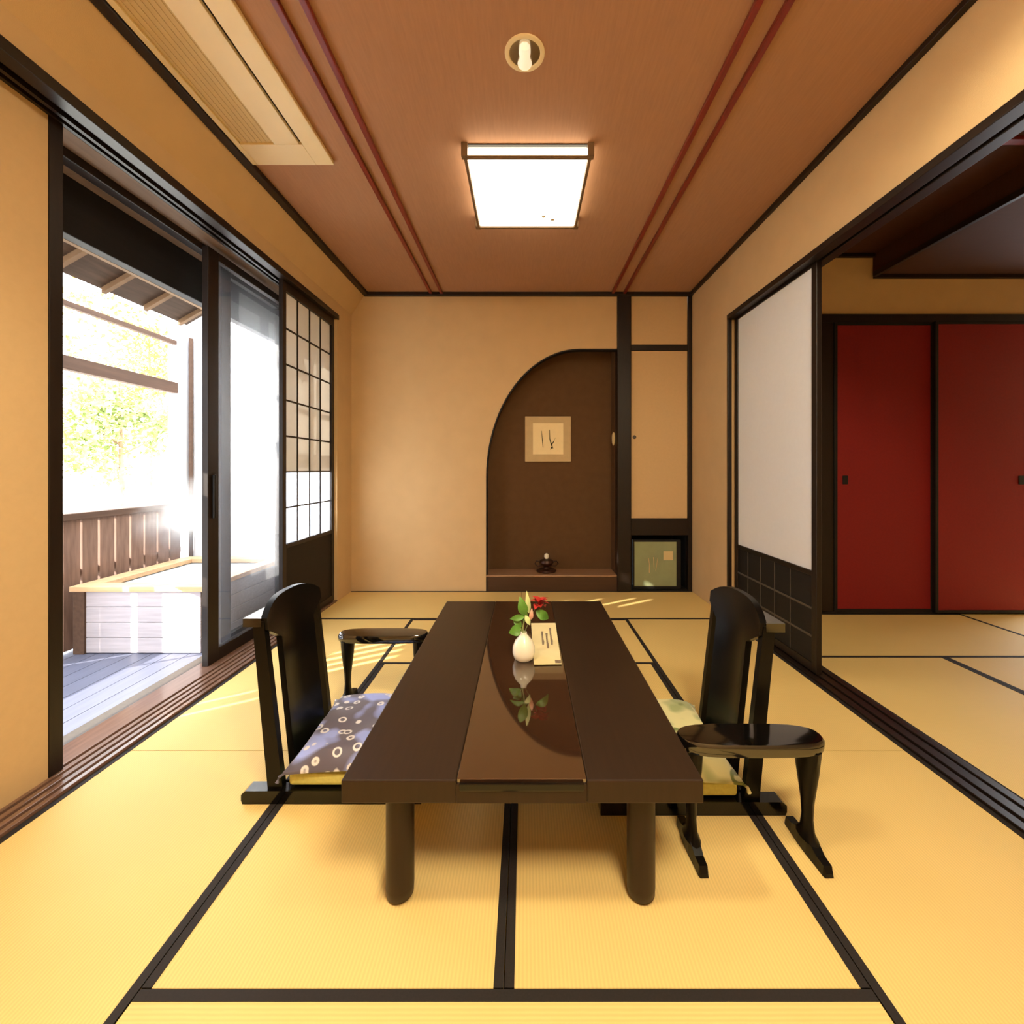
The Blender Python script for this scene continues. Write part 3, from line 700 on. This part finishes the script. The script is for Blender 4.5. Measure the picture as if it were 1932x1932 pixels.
# upper rails on the fence line and slim pole
tag(B(-.03, .03, -.65, .55, -.045, .045, .004).build('wooden_rail', rail_m), 'thick horizontal wooden rail across the garden view', 'rail').location = (FX, 3.1, 1.845)
tag(B(-.02, .02, -.65, .55, -.018, .018, .003).build('wooden_rail', rail_m), 'thin horizontal wooden rail just below the eave', 'rail').location = (FX, 3.1, 2.225)
tag(MB().lathe([(0, 0), (.016, 0), (.016, 2.30), (0, 2.30)], (0, 0, 0), 16).build('slim_pole', rail_m, None, True), 'slim reddish pole at the end of the fence', 'pole').location = (-2.87, 3.738, -.012)
m = B(-.05, .05, -.05, .05, 0, 2.35, .004)
tag(m.build('white_post', stucco), 'white corner post behind the end of the fence rails', 'post').location = (-2.948, 3.70, .90)
# bath
bt = thing('wooden_bath', 'square wooden outdoor bath with pale plank sides on the veranda', 'bath', (-2.455, 3.235, -.012))
bx, by = .41, .465
for i in range(4): B(-bx+.02, bx-.02, -by, -by+.03, .005+i*.098, .100+i*.098, .003).build('side_plank', bath_m, bt)
for i in range(4): B(bx-.03, bx, -by+.03, by, .005+i*.098, .100+i*.098, .003).build('side_plank', bath_m, bt)
B(-bx, -bx+.03, -by+.03, by, 0, .395).build('far_panel', bath_m, bt); B(-bx+.03, bx-.03, by-.03, by, 0, .395).build('end_panel', bath_m, bt)
B(-bx, -bx+.07, -by-.015, -by+.05, 0, .40, .003).build('corner_post', rail_m, bt)
m = MB(); m.box(-bx-.02, bx+.02, -by-.02, -by+.09, .398, .432, .004); m.box(-bx-.02, bx+.02, by-.09, by+.005, .398, .432, .004); m.box(-bx-.02, -bx+.10, -by+.09, by-.09, .398, .432, .004); m.box(bx-.08, bx+.02, -by+.09, by-.09, .398, .432, .004)
m.build('rim', rim_m, bt)
B(-bx+.10, bx-.08, -by+.09, by-.09, .37, .395).build('water', mat('bath_water', srgb(190, 200, 205), .05, .6, .02, 6), bt)
# steam
st = bpy.data.materials.new('steam'); st.use_nodes = True; nt = st.node_tree; nt.nodes.clear()
o_ = nt.nodes.new('ShaderNodeOutputMaterial'); v_ = nt.nodes.new('ShaderNodeVolumeScatter'); v_.inputs['Color'].default_value = (1, 1, 1, 1)
tc = nt.nodes.new('ShaderNodeTexCoord'); n_ = nt.nodes.new('ShaderNodeTexNoise'); n_.inputs['Scale'].default_value = 4; n_.inputs['Detail'].default_value = 3; nt.links.new(tc.outputs['Object'], n_.inputs['Vector'])
g_ = nt.nodes.new('ShaderNodeTexGradient'); g_.gradient_type = 'SPHERICAL'; mp = nt.nodes.new('ShaderNodeMapping'); mp.inputs['Scale'].default_value = (2.6, 2.4, 2.7)
nt.links.new(tc.outputs['Object'], mp.inputs[0]); nt.links.new(mp.outputs[0], g_.inputs[0])
r_ = nt.nodes.new('ShaderNodeMapRange'); r_.inputs[1].default_value = .4; r_.inputs[2].default_value = .75; nt.links.new(n_.outputs['Fac'], r_.inputs[0])
mu = nt.nodes.new('ShaderNodeMath'); mu.operation = 'MULTIPLY'; nt.links.new(r_.outputs[0], mu.inputs[0]); nt.links.new(g_.outputs['Fac'], mu.inputs[1])
m2 = nt.nodes.new('ShaderNodeMath'); m2.operation = 'MULTIPLY'; m2.inputs[1].default_value = 7.0; nt.links.new(mu.outputs[0], m2.inputs[0]); nt.links.new(m2.outputs[0], v_.inputs['Density'])
nt.links.new(v_.outputs[0], o_.inputs['Volume'])
mb = MB(); bmesh.ops.create_icosphere(mb.bm, subdivisions=3, radius=1)
for v in mb.bm.verts: v.co = Vector((v.co.x*.38, v.co.y*.40, v.co.z*.36))
so_ = tag(mb.build('steam', st, None, True), 'white steam drifting above the wooden bath', 'steam', kind='stuff'); so_.location = (-2.50, 3.30, .80)

# trees
def tree(loc, h, crown, n, m, label, seed):
    rnd = random.Random(seed)
    t = thing('garden_tree', label, 'tree', loc, 0, 'trees beyond the fence')
    k = MB(); k.tube([(0, 0, 0), (.05, 0, h*.4), (-.03, .05, h*.8), (0, 0, h)], [.05, .04, .025, .01], 10)
    for i in range(10):
        a = i*2.4; z = h*(.4+.06*i); k.tube([(0, 0, z), (math.cos(a)*crown*.4, math.sin(a)*crown*.4, z+.25), (math.cos(a)*crown*.8, math.sin(a)*crown*.8, z+.45)], [.016, .01, .004], 6)
    k.build('trunk', bark, t, True)
    f = MB()
    cl = [(rnd.gauss(0, crown*.5), rnd.gauss(0, crown*.5), h*.75+rnd.gauss(0, crown*.38)) for _ in range(26)]
    for i in range(n):
        c = rnd.choice(cl); p = Vector(c)+Vector((rnd.gauss(0, crown*.17), rnd.gauss(0, crown*.17), rnd.gauss(0, crown*.13)))
        d = Vector((rnd.uniform(-1, 1), rnd.uniform(-1, 1), rnd.uniform(-1, .5))).normalized()
        f.leaf(p, p+d*rnd.uniform(.07, .14), .07, (rnd.uniform(-1, 1), rnd.uniform(-1, 1), 1.2), .1, 2)
    f.build('foliage', m, t)
tree((-6.3, 6.75, -.5), 3.2, .85, 2600, leafG, 'green leafy garden tree seen between the two rails', 3)
tree((-8.3, 9.6, -.5), 5.0, 1.5, 3400, leafY, 'tall yellow autumn tree beyond the fence', 5)
tree((-10.9, 14.0, -.5), 6.0, 1.7, 3000, leafO, 'tawny autumn tree far behind, near the white corner post', 9)
tree((-18.5, 18.6, -.5), 4.6, 1.3, 1200, leafO, 'sparse tawny tree at the left of the garden view', 12)
